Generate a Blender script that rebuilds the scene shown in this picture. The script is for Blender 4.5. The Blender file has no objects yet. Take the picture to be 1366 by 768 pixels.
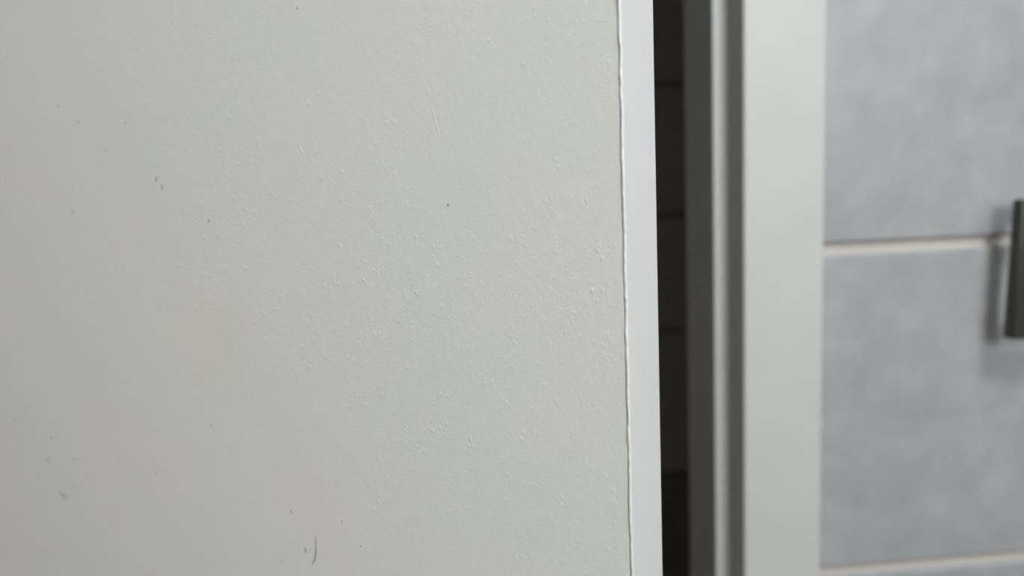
import bpy, bmesh, math, random
from mathutils import Vector, Matrix

random.seed(7)
scene = bpy.context.scene
COL = scene.collection

# ------------------------------------------------------------------ camera
F_PX, W_PX = 987.0, 1366.0
PITCH, ROLL, YAW = math.radians(7.43), math.radians(2.44), math.radians(4.2)
CAM = Vector((0.0, -0.52, 1.35))
fw = Vector((math.sin(YAW) * math.cos(PITCH), math.cos(YAW) * math.cos(PITCH), -math.sin(PITCH)))
r0 = Vector((math.cos(YAW), -math.sin(YAW), 0.0))
u0 = r0.cross(fw)
R_AX = math.cos(ROLL) * r0 - math.sin(ROLL) * u0
U_AX = math.sin(ROLL) * r0 + math.cos(ROLL) * u0
cd = bpy.data.cameras.new('camera')
cam = bpy.data.objects.new('camera', cd)
COL.objects.link(cam)
m = Matrix((R_AX, U_AX, -fw)).transposed().to_4x4()
m.translation = CAM
cam.matrix_world = m
cd.sensor_width = 36.0
cd.lens = F_PX / W_PX * 36.0
cd.clip_start = 0.01
cd.dof.use_dof = True
cd.dof.focus_distance = 0.247
cd.dof.aperture_fstop = 6.0
scene.camera = cam

# ------------------------------------------------------------------ world, exposure
world = bpy.data.worlds.new('world')
scene.world = world
world.use_nodes = True
world.node_tree.nodes['Background'].inputs[0].default_value = (1.0, 0.98, 0.92, 1)
world.node_tree.nodes['Background'].inputs[1].default_value = 0.19
scene.view_settings.view_transform = 'Standard'
scene.view_settings.look = 'None'
scene.view_settings.gamma = 1.0
scene.view_settings.use_curve_mapping = False
scene.view_settings.exposure = 0.0

LAMP_POS = Vector((0.48, -0.85, 2.42))
LAMP_POWER = 50.0
WINDOW_POWER = 14.5

# ------------------------------------------------------------------ materials
def mat(name, col, rough=0.5, spec=0.5, metal=0.0):
    mt = bpy.data.materials.new(name)
    mt.use_nodes = True
    b = mt.node_tree.nodes['Principled BSDF']
    b.inputs['Base Color'].default_value = (*col, 1)
    b.inputs['Roughness'].default_value = rough
    b.inputs['Specular IOR Level'].default_value = spec
    b.inputs['Metallic'].default_value = metal
    return mt, mt.node_tree, b

def node(nt, typ, **kw):
    n = nt.nodes.new(typ)
    for k, v in kw.items():
        if k in n.inputs.keys():
            n.inputs[k].default_value = v
        else:
            setattr(n, k, v)
    return n

def noise(nt, vec, scale, detail=2.0, rough=0.5):
    n = nt.nodes.new('ShaderNodeTexNoise')
    n.inputs['Scale'].default_value = scale
    n.inputs['Detail'].default_value = detail
    n.inputs['Roughness'].default_value = rough
    if vec is not None:
        nt.links.new(vec, n.inputs['Vector'])
    return n.outputs['Fac']

def ramp(nt, fac, stops):
    n = nt.nodes.new('ShaderNodeValToRGB')
    e = n.color_ramp.elements
    while len(e) < len(stops):
        e.new(0.5)
    for el, (p, c) in zip(e, stops):
        el.position = p
        el.color = c if len(c) == 4 else (*c, 1)
    nt.links.new(fac, n.inputs['Fac'])
    return n.outputs['Color']

def math_n(nt, op, a, b=None):
    n = nt.nodes.new('ShaderNodeMath')
    n.operation = op
    for i, v in enumerate((a, b)):
        if v is None:
            continue
        if isinstance(v, (int, float)):
            n.inputs[i].default_value = v
        else:
            nt.links.new(v, n.inputs[i])
    return n.outputs[0]

def g(v):
    return (v, v, v)

# glossy white paint on the door leaf, laid on by roller: fine orange peel and little nibs
def door_paint():
    mt, nt, b = mat('door_white_paint', (0.69, 0.69, 0.645), 0.42, 0.4)
    tc = nt.nodes.new('ShaderNodeTexCoord')
    o = tc.outputs['Object']
    mp = nt.nodes.new('ShaderNodeMapping')
    mp.inputs['Rotation'].default_value = (0, math.radians(14), 0)
    nt.links.new(o, mp.inputs['Vector'])
    mp2 = nt.nodes.new('ShaderNodeMapping')
    mp2.inputs['Scale'].default_value = (1.0, 1.0, 0.65)
    nt.links.new(mp.outputs['Vector'], mp2.inputs['Vector'])
    streak = mp2.outputs['Vector']
    # nibs: voronoi cells, only some of them raised
    vor = nt.nodes.new('ShaderNodeTexVoronoi')
    vor.inputs['Scale'].default_value = 420.0
    nt.links.new(streak, vor.inputs['Vector'])
    dot = ramp(nt, vor.outputs['Distance'], [(0.0, g(1.0)), (0.16, g(0.6)), (0.34, g(0.0))])
    pick = ramp(nt, noise(nt, streak, 190, 1), [(0.56, g(0.0)), (0.68, g(1.0))])
    zone = ramp(nt, noise(nt, mp.outputs['Vector'], 9, 2), [(0.36, g(0.15)), (0.62, g(1.0))])
    nib = math_n(nt, 'MULTIPLY', math_n(nt, 'MULTIPLY', dot, pick), zone)
    vor2 = nt.nodes.new('ShaderNodeTexVoronoi')
    vor2.inputs['Scale'].default_value = 950.0
    nt.links.new(streak, vor2.inputs['Vector'])
    dot2 = ramp(nt, vor2.outputs['Distance'], [(0.0, g(1.0)), (0.4, g(0.0))])
    pick2 = ramp(nt, noise(nt, o, 330, 1), [(0.47, g(0.0)), (0.62, g(1.0))])
    nib2 = math_n(nt, 'MULTIPLY', math_n(nt, 'MULTIPLY', dot2, pick2), zone)
    peel = noise(nt, streak, 300, 2, 0.6)
    h = math_n(nt, 'ADD', math_n(nt, 'MULTIPLY', nib, 1.0), math_n(nt, 'MULTIPLY', peel, 0.75))
    h = math_n(nt, 'ADD', h, math_n(nt, 'MULTIPLY', nib2, 0.6))
    bp = nt.nodes.new('ShaderNodeBump')
    bp.inputs['Strength'].default_value = 0.5
    bp.inputs['Distance'].default_value = 0.00028
    nt.links.new(h, bp.inputs['Height'])
    nt.links.new(bp.outputs['Normal'], b.inputs['Normal'])
    # faint yellowed patch and very slight unevenness of the white
    sep = nt.nodes.new('ShaderNodeSeparateXYZ')
    nt.links.new(o, sep.inputs[0])
    dx = math_n(nt, 'MULTIPLY', math_n(nt, 'SUBTRACT', sep.outputs['X'], 0.422), 30.0)
    dz = math_n(nt, 'MULTIPLY', math_n(nt, 'SUBTRACT', sep.outputs['Z'], 1.292), 26.0)
    r2 = math_n(nt, 'ADD', math_n(nt, 'MULTIPLY', dx, dx), math_n(nt, 'MULTIPLY', dz, dz))
    wob = math_n(nt, 'ADD', r2, math_n(nt, 'MULTIPLY', noise(nt, o, 55, 3), 1.0))
    stain = ramp(nt, wob, [(0.45, g(1.0)), (0.95, g(0.0))])
    tone = ramp(nt, noise(nt, o, 14, 2), [(0.35, (0.800, 0.820, 0.775)), (0.65, (0.824, 0.824, 0.772))])
    mx = nt.nodes.new('ShaderNodeMix')
    mx.data_type = 'RGBA'
    nt.links.new(math_n(nt, 'MULTIPLY', stain, 0.5), mx.inputs[0])
    nt.links.new(tone, mx.inputs[6])
    mx.inputs[7].default_value = (0.80, 0.805, 0.66, 1)
    nt.links.new(mx.outputs[2], b.inputs['Base Color'])
    return mt

def plain_paint(name, col, rough=0.45, bump=0.15, scale=120.0):
    mt, nt, b = mat(name, col, rough, 0.4)
    tc = nt.nodes.new('ShaderNodeTexCoord')
    f = noise(nt, tc.outputs['Object'], scale, 3)
    bp = nt.nodes.new('ShaderNodeBump')
    bp.inputs['Strength'].default_value = bump
    bp.inputs['Distance'].default_value = 0.0003
    nt.links.new(f, bp.inputs['Height'])
    nt.links.new(bp.outputs['Normal'], b.inputs['Normal'])
    c = ramp(nt, noise(nt, tc.outputs['Object'], 20, 2), [(0.3, tuple(v * 0.97 for v in col)), (0.7, col)])
    nt.links.new(c, b.inputs['Base Color'])
    return mt

def tile_glaze():
    mt, nt, b = mat('tile_glaze', (0.42, 0.45, 0.47), 0.38, 0.35)
    geo = nt.nodes.new('ShaderNodeNewGeometry')
    p = geo.outputs['Position']
    a = noise(nt, p, 38, 4, 0.6)
    a2 = noise(nt, p, 11, 2, 0.5)
    mixf = math_n(nt, 'ADD', math_n(nt, 'MULTIPLY', a, 0.65), math_n(nt, 'MULTIPLY', a2, 0.35))
    c = ramp(nt, mixf, [(0.36, (0.328, 0.342, 0.352)), (0.50, (0.362, 0.376, 0.384)), (0.64, (0.412, 0.425, 0.430))])
    nt.links.new(c, b.inputs['Base Color'])
    bp = nt.nodes.new('ShaderNodeBump')
    bp.inputs['Strength'].default_value = 0.08
    bp.inputs['Distance'].default_value = 0.001
    nt.links.new(noise(nt, p, 45, 2), bp.inputs['Height'])
    nt.links.new(bp.outputs['Normal'], b.inputs['Normal'])
    return mt

M_DOOR = door_paint()
M_EDGE = plain_paint('door_edge_paint', (0.665, 0.668, 0.655), 0.5, 0.12, 260)
M_FRAME = plain_paint('frame_white_paint', (0.575, 0.582, 0.565), 0.45, 0.1, 90)
M_BEAD = plain_paint('bead_lit_paint', (0.80, 0.80, 0.79), 0.4, 0.1, 200)  # paler than the edge strip: the bead's highlight put into its colour
M_TILE = tile_glaze()
M_GROUT = plain_paint('beige_grout', (0.60, 0.56, 0.515), 0.9, 0.5, 700)
M_WALL = plain_paint('room_plaster', (0.60, 0.61, 0.61), 0.8, 0.3, 60)
M_WALLL = plain_paint('side_wall_brown', (0.27, 0.245, 0.225), 0.8, 0.3, 60)
M_CEIL = plain_paint('ceiling_white', (0.78, 0.78, 0.77), 0.9, 0.2, 60)
M_FLOOR = plain_paint('floor_brown_tile', (0.40, 0.22, 0.11), 0.5, 0.3, 30)
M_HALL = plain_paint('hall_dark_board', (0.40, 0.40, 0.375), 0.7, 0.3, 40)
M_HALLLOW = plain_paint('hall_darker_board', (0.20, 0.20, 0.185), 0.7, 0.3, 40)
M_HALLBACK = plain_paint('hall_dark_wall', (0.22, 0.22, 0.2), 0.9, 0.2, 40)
M_STEEL = mat('dark_brushed_steel', (0.085, 0.085, 0.074), 0.36, 0.5, 0.9)[0]
M_NIB = mat('paint_nib_grey', (0.30, 0.31, 0.31), 0.5, 0.4)[0]
M_BRISTLE = mat('bristle_grey', (0.17, 0.18, 0.19), 0.5, 0.4)[0]

# ------------------------------------------------------------------ mesh helpers
def link(name, me, parent=None):
    o = bpy.data.objects.new(name, me)
    COL.objects.link(o)
    if parent is not None:
        o.parent = parent
    return o

def mesh_of(name, bm, mt, smooth=False):
    me = bpy.data.meshes.new(name)
    bmesh.ops.recalc_face_normals(bm, faces=bm.faces)
    if smooth:
        for f in bm.faces:
            f.smooth = smooth is True or f.calc_area() < smooth
    bm.to_mesh(me)
    bm.free()
    if mt is not None:
        me.materials.append(mt)
    return me

def box_bm(x0, x1, y0, y1, z0, z1, bevel=0.0, seg=2, bm=None):
    own = bm is None
    if own:
        bm = bmesh.new()
    r = bmesh.ops.create_cube(bm, size=1.0)
    vs = r['verts']
    for v in vs:
        v.co = Vector(((x0 + x1) / 2 + v.co.x * (x1 - x0), (y0 + y1) / 2 + v.co.y * (y1 - y0), (z0 + z1) / 2 + v.co.z * (z1 - z0)))
    if bevel > 0:
        es = list({e for v in vs for e in v.link_edges})
        bmesh.ops.bevel(bm, geom=es, offset=bevel, segments=seg, profile=0.5, affect='EDGES')
    return bm

def box(name, mt, dims, bevel=0.0, seg=2, parent=None):
    return link(name, mesh_of(name, box_bm(*dims, bevel=bevel, seg=seg), mt), parent)

def prism_bm(poly, z0, z1, bevel_idx=(), bevel=0.0015):
    """poly: xy outline, extruded upright; the upright edges listed are rounded"""
    bm = bmesh.new()
    lo = [bm.verts.new((x, y, z0)) for x, y in poly]
    hi = [bm.verts.new((x, y, z1)) for x, y in poly]
    n = len(poly)
    bm.faces.new(lo)
    bm.faces.new(list(reversed(hi)))
    ups = []
    for i in range(n):
        j = (i + 1) % n
        bm.faces.new((lo[i], hi[i], hi[j], lo[j]))
    for i in bevel_idx:
        ups += [e for e in lo[i].link_edges if e.other_vert(lo[i]) is hi[i]]
    if ups:
        bmesh.ops.bevel(bm, geom=ups, offset=bevel, segments=3, profile=0.5, affect='EDGES')
    return bm

def tube_bm(pts, rad, sides=8, bm=None):
    if bm is None:
        bm = bmesh.new()
    rings = []
    n = len(pts)
    for i, p in enumerate(pts):
        p = Vector(p)
        t = (Vector(pts[min(i + 1, n - 1)]) - Vector(pts[max(i - 1, 0)])).normalized()
        a = t.cross(Vector((0, 1, 0)))
        if a.length < 1e-4:
            a = t.cross(Vector((1, 0, 0)))
        a.normalize()
        b = t.cross(a)
        rr = rad[i] if isinstance(rad, (list, tuple)) else rad
        rings.append([bm.verts.new(p + rr * (math.cos(2 * math.pi * k / sides) * a + math.sin(2 * math.pi * k / sides) * b)) for k in range(sides)])
    for i in range(n - 1):
        for k in range(sides):
            bm.faces.new((rings[i][k], rings[i][(k + 1) % sides], rings[i + 1][(k + 1) % sides], rings[i + 1][k]))
    bm.faces.new(rings[0])
    bm.faces.new(list(reversed(rings[-1])))
    return bm

def tag(o, label, cat, kind=None, group=None):
    o['label'] = label
    o['category'] = cat
    if kind:
        o['kind'] = kind
    if group:
        o['group'] = group
    return o

def empty(name, loc=(0, 0, 0)):
    o = bpy.data.objects.new(name, None)
    o.empty_display_size = 0.05
    COL.objects.link(o)
    o.location = loc
    return o

# ------------------------------------------------------------------ dimensions
X_REB, X_CAS = 0.2025, 0.2616          # casing: inner and outer edge
X_JAMB, Y_STOP, Y_BACK = 0.1897, 0.0125, 0.078
Y_CAS = -0.012
DOOR_W, DOOR_T, DOOR_ANG = 0.596, 0.040, math.radians(-29.0)
P1 = Vector((0.0509, -0.3010))
HINGE = Vector((P1.x - DOOR_W * math.cos(DOOR_ANG), P1.y - DOOR_W * math.sin(DOOR_ANG)))
X_LEFT = HINGE.x - 0.004               # left rebate
DOOR_H = 2.02
RX0, RX1, RY0, CEIL_Z = -1.05, 0.92, -1.75, 2.48
HALL_Y = 0.92

# ------------------------------------------------------------------ the room shell
tag(box('floor', M_FLOOR, (RX0 - 1.0, RX1 + 0.1, RY0 - 0.1, HALL_Y + 0.1, -0.1, 0.0)), 'dark brown floor below the door and tiled wall', 'floor', 'structure')
tag(box('ceiling', M_CEIL, (RX0 - 1.0, RX1 + 0.1, RY0 - 0.1, HALL_Y + 0.1, CEIL_Z, CEIL_Z + 0.1)), 'white ceiling above the door and tiled wall', 'ceiling', 'structure')

bm = bmesh.new()
box_bm(X_REB + 0.012, RX1, 0.0040, 0.074, 0.0, CEIL_Z, bm=bm)
box_bm(RX0, X_LEFT - 0.012, 0.0040, 0.074, 0.0, CEIL_Z, bm=bm)
box_bm(X_LEFT - 0.012, X_REB + 0.012, 0.0040, 0.074, DOOR_H + 0.02, CEIL_Z, bm=bm)
wall_back = link('wall_back', mesh_of('wall_back', bm, M_GROUT))
tag(wall_back, 'wall of mottled blue-grey tiles with beige grout beside the white door frame', 'wall', 'structure')

# tiles, one object each, right of the door frame
TP_Z, TP_X, GR = 0.2513, 0.3333, 0.0085
Z_J, X_J = 1.0469, 0.183
def tile_mesh(name, w, h):
    bm = box_bm(0, w, 0.0, 0.008, 0, h, bevel=0.0022, seg=3)
    return mesh_of(name, bm, M_TILE, 2e-3)
t_full = None
zi = Z_J - 4 * TP_Z
k = 0
while zi < CEIL_Z:
    z0, z1 = max(zi, 0.0) + GR / 2, min(zi + TP_Z, CEIL_Z) - GR / 2
    xi = X_J
    while xi < RX1 - 0.02:
        x0, x1 = max(xi + GR / 2, X_REB + 0.016), min(xi + TP_X - GR / 2, RX1 - 0.002)
        if z1 - z0 > 0.02:
            std = abs((x1 - x0) - (TP_X - GR)) < 1e-6 and abs((z1 - z0) - (TP_Z - GR)) < 1e-6
            if std:
                if t_full is None:
                    t_full = tile_mesh('tile', x1 - x0, z1 - z0)
                me = t_full
            else:
                me = tile_mesh('tile', x1 - x0, z1 - z0)
            t = link('tile', me, wall_back)
            t.location = (x0, random.uniform(-0.0003, 0.0003), z0)
        xi += TP_X
    zi += TP_Z

tag(box('wall_right', M_WALL, (RX1, RX1 + 0.1, RY0, HALL_Y, 0, CEIL_Z)), 'pale grey side wall to the right of the tiled wall', 'wall', 'structure')
tag(box('wall_left', M_WALLL, (RX0 - 0.1, RX0, RY0, 0.078, 0, CEIL_Z)), 'grey-brown side wall on the hinge side of the door', 'wall', 'structure')

# wall behind the photographer with a window
WX0, WX1, WZ0, WZ1 = 0.22, 0.86, 1.45, 2.2
bm = bmesh.new()
box_bm(RX0, WX0, RY0 - 0.12, RY0, 0, CEIL_Z, bm=bm)
box_bm(WX1, RX1, RY0 - 0.12, RY0, 0, CEIL_Z, bm=bm)
box_bm(WX0, WX1, RY0 - 0.12, RY0, 0, WZ0, bm=bm)
box_bm(WX0, WX1, RY0 - 0.12, RY0, WZ1, CEIL_Z, bm=bm)
tag(link('wall_front', mesh_of('wall_front', bm, M_WALL)), 'pale grey wall with a window facing the white door', 'wall', 'structure')
win = tag(empty('window_1', ((WX0 + WX1) / 2, RY0 - 0.06, WZ0)), 'white framed window in the wall facing the door', 'window', 'structure')
hw, wh = (WX1 - WX0) / 2, WZ1 - WZ0
bm = bmesh.new()
for d in ((-hw, -hw + 0.045, 0, wh), (hw - 0.045, hw, 0, wh), (-hw + 0.045, hw - 0.045, 0, 0.045), (-hw + 0.045, hw - 0.045, wh - 0.045, wh)):
    box_bm(d[0], d[1], -0.03, 0.03, d[2], d[3], bm=bm)
link('window_frame', mesh_of('window_frame', bm, M_FRAME), win)
M_GLASS, gnt, gb = mat('window_glass', (1, 1, 1), 0.02)
gb.inputs['Transmission Weight'].default_value = 1.0
box('pane', M_GLASS, (-hw + 0.04, hw - 0.04, -0.014, -0.008, 0.04, wh - 0.04), 0, 2, win)
ld = bpy.data.lights.new('window_daylight', 'AREA')
ld.shape = 'RECTANGLE'
ld.size, ld.size_y = WX1 - WX0 - 0.1, WZ1 - WZ0 - 0.1
ld.energy = WINDOW_POWER
ld.color = (0.93, 0.97, 1.0)
lo = bpy.data.objects.new('window_daylight', ld)
COL.objects.link(lo)
lo.location = ((WX0 + WX1) / 2, RY0 - 0.05, (WZ0 + WZ1) / 2)
lo.rotation_euler = (math.radians(90), 0, 0)

# dim passage beyond the door: boards seen through the gap
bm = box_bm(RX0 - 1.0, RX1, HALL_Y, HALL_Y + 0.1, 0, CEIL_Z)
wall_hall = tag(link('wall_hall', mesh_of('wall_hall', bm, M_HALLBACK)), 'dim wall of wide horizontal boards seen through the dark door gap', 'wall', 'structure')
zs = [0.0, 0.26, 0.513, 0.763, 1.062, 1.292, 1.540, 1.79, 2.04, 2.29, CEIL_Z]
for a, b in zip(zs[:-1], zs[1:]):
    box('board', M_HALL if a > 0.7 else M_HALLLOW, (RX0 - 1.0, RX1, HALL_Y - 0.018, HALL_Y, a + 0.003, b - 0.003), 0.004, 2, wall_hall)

# ------------------------------------------------------------------ door frame
frame = tag(empty('trim_1', (X_REB, 0, 0)), 'white painted door frame with flat casing and stepped jamb beside the tiles', 'door frame', 'structure')
def fpart(name, bm, smooth=False):
    me = mesh_of(name, bm, M_FRAME, smooth)
    me.transform(Matrix.Translation((-X_REB, 0, 0)))
    return link(name, me, frame)
# casing boards (right, left, head)
fpart('casing', prism_bm([(X_REB, Y_CAS), (X_CAS, Y_CAS), (X_CAS, 0.0), (X_REB, 0.0)], 0.0, DOOR_H + 0.075, (0, 1), 0.0022))
fpart('casing', prism_bm([(X_LEFT - 0.059, Y_CAS), (X_LEFT, Y_CAS), (X_LEFT, 0.0), (X_LEFT - 0.059, 0.0)], 0.0, DOOR_H + 0.075, (0, 1), 0.0022))
fpart('casing', box_bm(X_LEFT + 0.0005, X_REB - 0.0005, Y_CAS, 0.0, DOOR_H + 0.016, DOOR_H + 0.075, 0.0015))
# jambs with the rebate the leaf closes into
fpart('jamb', prism_bm([(X_REB, 0.0), (X_REB + 0.011, 0.0), (X_REB + 0.011, Y_BACK), (X_JAMB, Y_BACK), (X_JAMB, Y_STOP), (X_REB, Y_STOP)], 0.0, DOOR_H + 0.016, (3, 4), 0.0012))
dl = X_REB - X_JAMB
fpart('jamb', prism_bm([(X_LEFT, 0.0), (X_LEFT, Y_STOP), (X_LEFT + dl, Y_STOP), (X_LEFT + dl, Y_BACK), (X_LEFT - 0.011, Y_BACK), (X_LEFT - 0.011, 0.0)], 0.0, DOOR_H + 0.016, (2, 3), 0.0012))
fpart('jamb', box_bm(X_LEFT + dl, X_JAMB, Y_STOP, Y_BACK, DOOR_H + 0.004, DOOR_H + 0.018, 0.0012))

# ------------------------------------------------------------------ door leaf, standing ajar into the room
door = tag(empty('door_1', (HINGE.x, HINGE.y, 0.0)), 'white painted door standing ajar, rough roller-painted face and pale edge', 'door', 'structure')
door.rotation_euler = (0, 0, DOOR_ANG)
DZ0, DZ1 = 0.008, DOOR_H
W = DOOR_W
link('leaf', mesh_of('leaf', prism_bm([(0, 0), (W - 0.00115, 0), (W - 0.00095, 0.00035), (W - 0.0009, 0.0012), (W - 0.0009, DOOR_T), (0, DOOR_T)], DZ0, DZ1), M_DOOR), door)
# edge strip: a lipping with an uneven bead of paint along its front arris
zl = [DZ0]
while zl[-1] < DZ1 - 1e-6:
    z = zl[-1]
    zl.append(min(DZ1, z + (0.0009 if 1.18 < z < 1.46 else 0.02)))
rnd = random.Random(3)
sx = sy = 0.0
rows = []
for z in zl:
    sx = sx * 0.75 + rnd.uniform(-1, 1) * 0.0001
    sy = sy * 0.75 + rnd.uniform(-1, 1) * 0.0001
    rows.append(([(W - 0.0008, DOOR_T), (W - 0.0008, 0.0003), (W, 0.0003), (W, DOOR_T - 0.0008), (W - 0.0004, DOOR_T)],
                 [(W - 0.0008, 0.0006), (W - 0.00082 + sx, 0.0000 + sy * 0.5), (W - 0.00062 + sx, -0.00026 + sy), (W - 0.00025 + sx, -0.00030 + sy),
                  (W + 0.00012 + sx, -0.00010 + sy), (W + 0.00018 + sx * 0.7, 0.0002), (W + 0.00004, 0.0006)], z))
def loft(idx):
    bm = bmesh.new()
    rr = [[bm.verts.new((x, y, row[2])) for x, y in row[idx]] for row in rows]
    for a, b in zip(rr[:-1], rr[1:]):
        n = len(a)
        for i in range(n):
            j = (i + 1) % n
            bm.faces.new((a[i], a[j], b[j], b[i]))
    bm.faces.new(rr[0])
    bm.faces.new(list(reversed(rr[-1])))
    return bm
es = link('edge_strip', mesh_of('edge_strip', loft(0), M_EDGE), door)
pb = link('paint_bead', mesh_of('paint_bead', loft(1), M_BEAD), door)
pb['label'] = 'uneven white bead of paint along the seam'
es['label'] = 'pale smooth edge strip of the door'

# specks, bristles and brush ridges caught in the paint (millimetres from the free edge, and from 1.3 m up)
HAIRS = [[(-194.26, 62.13), (-195.2, 60.07)], [(-192.15, 59.03), (-191.86, 56.61)], [(-167.98, 44.57), (-168.41, 42.81)], [(-248.4, 50.38), (-247.77, 48.41)], [(-127.58, -80.39), (-127.84, -86.97), (-128.96, -90.93), (-130.66, -93.12)], [(-133.71, -86.1), (-132.82, -88.46)], [(-288.1, -67.46), (-286.19, -69.1)], [(-139.03, -71.58), (-139.16, -72.85)], [(-282.3, -83.62), (-276.15, -85.78)]]
MARKS = [[(-67.72, 90.36), (-65.15, 81.71), (-61.41, 64.48), (-57.75, 50.36)], [(-55.13, 42.15), (-53.69, 37.92)], [(-160.0, 109.51), (-157.03, 102.88)], [(-124.28, 81.69), (-119.81, 68.05), (-115.55, 55.76)], [(-98.29, -5.6), (-96.81, -11.63)], [(-55.83, -15.08), (-54.04, -19.14)], [(-89.23, -52.72), (-87.69, -58.25)], [(-59.42, 105.2), (-58.5, 102.29)], [(-288.48, 1.55), (-283.95, -3.27)], [(-163.13, 79.21), (-160.0, 73.33)], [(-37.15, 81.5), (-36.04, 77.73)], [(-110.87, -30.6), (-109.57, -35.41)], [(-53.59, -48.12), (-50.5, -55.28)]]
DOTS = [(-145.84, -94.91), (-60.25, 46.49), (-299.24, -43.91), (-263.96, -65.39), (-268.27, -65.89), (-296.29, -77.89), (-271.04, -78.38), (-282.21, -56.77), (-106.09, -81.1), (-177.84, -40.18), (-245.08, 60.64), (-208.92, 84.37), (-237.51, 86.85), (-249.25, 94.38), (-222.8, 74.03), (-114.23, -72.45), (-308.6, -50.39), (-236.48, -61.83), (-116.59, 116.93), (-213.25, -65.62)]
def loc3(p, y=0.0):
    return (W + p[0] / 1000, y, 1.3 + p[1] / 1000)
def line(name, pts, rad, y, mt):
    ps = [Vector(loc3(p, y)) for p in pts]
    fine = []
    for a, b in zip(ps[:-1], ps[1:]):
        for i in range(4):
            fine.append(a.lerp(b, i / 4))
    fine.append(ps[-1])
    for _ in range(3):
        fine = [fine[0]] + [(fine[i - 1] + fine[i] * 2 + fine[i + 1]) / 4 for i in range(1, len(fine) - 1)] + [fine[-1]]
    n = len(fine)
    rs = [rad * (0.35 + 0.65 * math.sin(math.pi * (i + 0.6) / (n + 0.2))) for i in range(n)]
    return link(name, mesh_of(name, tube_bm(fine, rs, 6), mt, True), door)
for h in HAIRS:
    line('bristle', h, 0.00022, -0.00005, M_BRISTLE)
for h in MARKS:
    line('paint_ridge', h, 0.00050, 0.00042, M_DOOR)
def nib_mesh(mt):
    bm = bmesh.new()
    bmesh.ops.create_uvsphere(bm, u_segments=8, v_segments=5, radius=1.0)
    return mesh_of('paint_nib', bm, mt, True)
NIB = nib_mesh(M_NIB)
for i, p in enumerate(DOTS):
    o = link('paint_nib', NIB, door)
    o.location = loc3(p)
    s = 0.00038 + 0.00012 * ((i * 7) % 5) / 5
    o.scale = (s * 0.9, s * 0.6, s * 1.15)

# ------------------------------------------------------------------ square steel towel ring on the tiles
RING_Y = -0.0225
ring = tag(empty('towel_ring', (0.478, 0.0, 1.3325)), 'dark steel square towel ring hanging slightly askew on the grey tiles', 'towel ring')
def rpart(name, bm, smooth=False):
    return link(name, mesh_of(name, bm, M_STEEL, smooth), ring)
bm = bmesh.new()
HWR, HT, BW, BT = 0.0805, 0.100, 0.0120, 0.0100
out = [(-HWR, -HT), (HWR, -HT), (HWR, 0), (-HWR, 0)]
inn = [(-HWR + BW, -HT + BW), (HWR - BW, -HT + BW), (HWR - BW, -BW), (-HWR + BW, -BW)]
def lv(pts, y):
    return [bm.verts.new((x, y, z)) for x, z in pts]
of, inf, ob, inb = lv(out, -BT / 2), lv(inn, -BT / 2), lv(out, BT / 2), lv(inn, BT / 2)
for i in range(4):
    j = (i + 1) % 4
    bm.faces.new((of[i], of[j], inf[j], inf[i]))
    bm.faces.new((ob[i], inb[i], inb[j], ob[j]))
    bm.faces.new((of[i], ob[i], ob[j], of[j]))
    bm.faces.new((inf[i], inf[j], inb[j], inb[i]))
bmesh.ops.recalc_face_normals(bm, faces=bm.faces)
bmesh.ops.bevel(bm, geom=[e for e in bm.edges if abs(e.calc_face_angle(0)) > 0.5], offset=0.0018, segments=3, profile=0.5, affect='EDGES')
hoop = rpart('hoop', bm, 4e-4)
hoop.location = (0, RING_Y, -0.006)
hoop.rotation_euler = (0, math.radians(2.0), 0)
rpart('wall_plate', box_bm(-0.022, 0.022, -0.007, -0.0002, -0.028, 0.016, 0.0015))
rpart('post', box_bm(-0.010, 0.010, -0.0335, -0.006, -0.0205, 0.0085, 0.0015))

# ------------------------------------------------------------------ ceiling lamp
lamp = tag(empty('ceiling_lamp', (LAMP_POS.x, LAMP_POS.y, CEIL_Z)), 'round white glowing ceiling lamp above the door and tiled wall', 'lamp')
bm = bmesh.new()
bmesh.ops.create_cone(bm, cap_ends=True, segments=40, radius1=0.16, radius2=0.16, depth=0.02)
o = link('base', mesh_of('base', bm, M_FRAME), lamp)
o.location = (0, 0, -0.01)
mt, nt, b = mat('lamp_diffuser', (0.9, 0.9, 0.88), 0.4)
b.inputs['Emission Color'].default_value = (0.96, 0.98, 0.97, 1)
b.inputs['Emission Strength'].default_value = LAMP_POWER
bm = bmesh.new()
bmesh.ops.create_uvsphere(bm, u_segments=32, v_segments=16, radius=0.15)
for v in bm.verts:
    v.co.z = min(0.0, v.co.z) * 0.38
o = link('diffuser', mesh_of('diffuser', bm, mt, True), lamp)
o.location = (0, 0, -0.02)
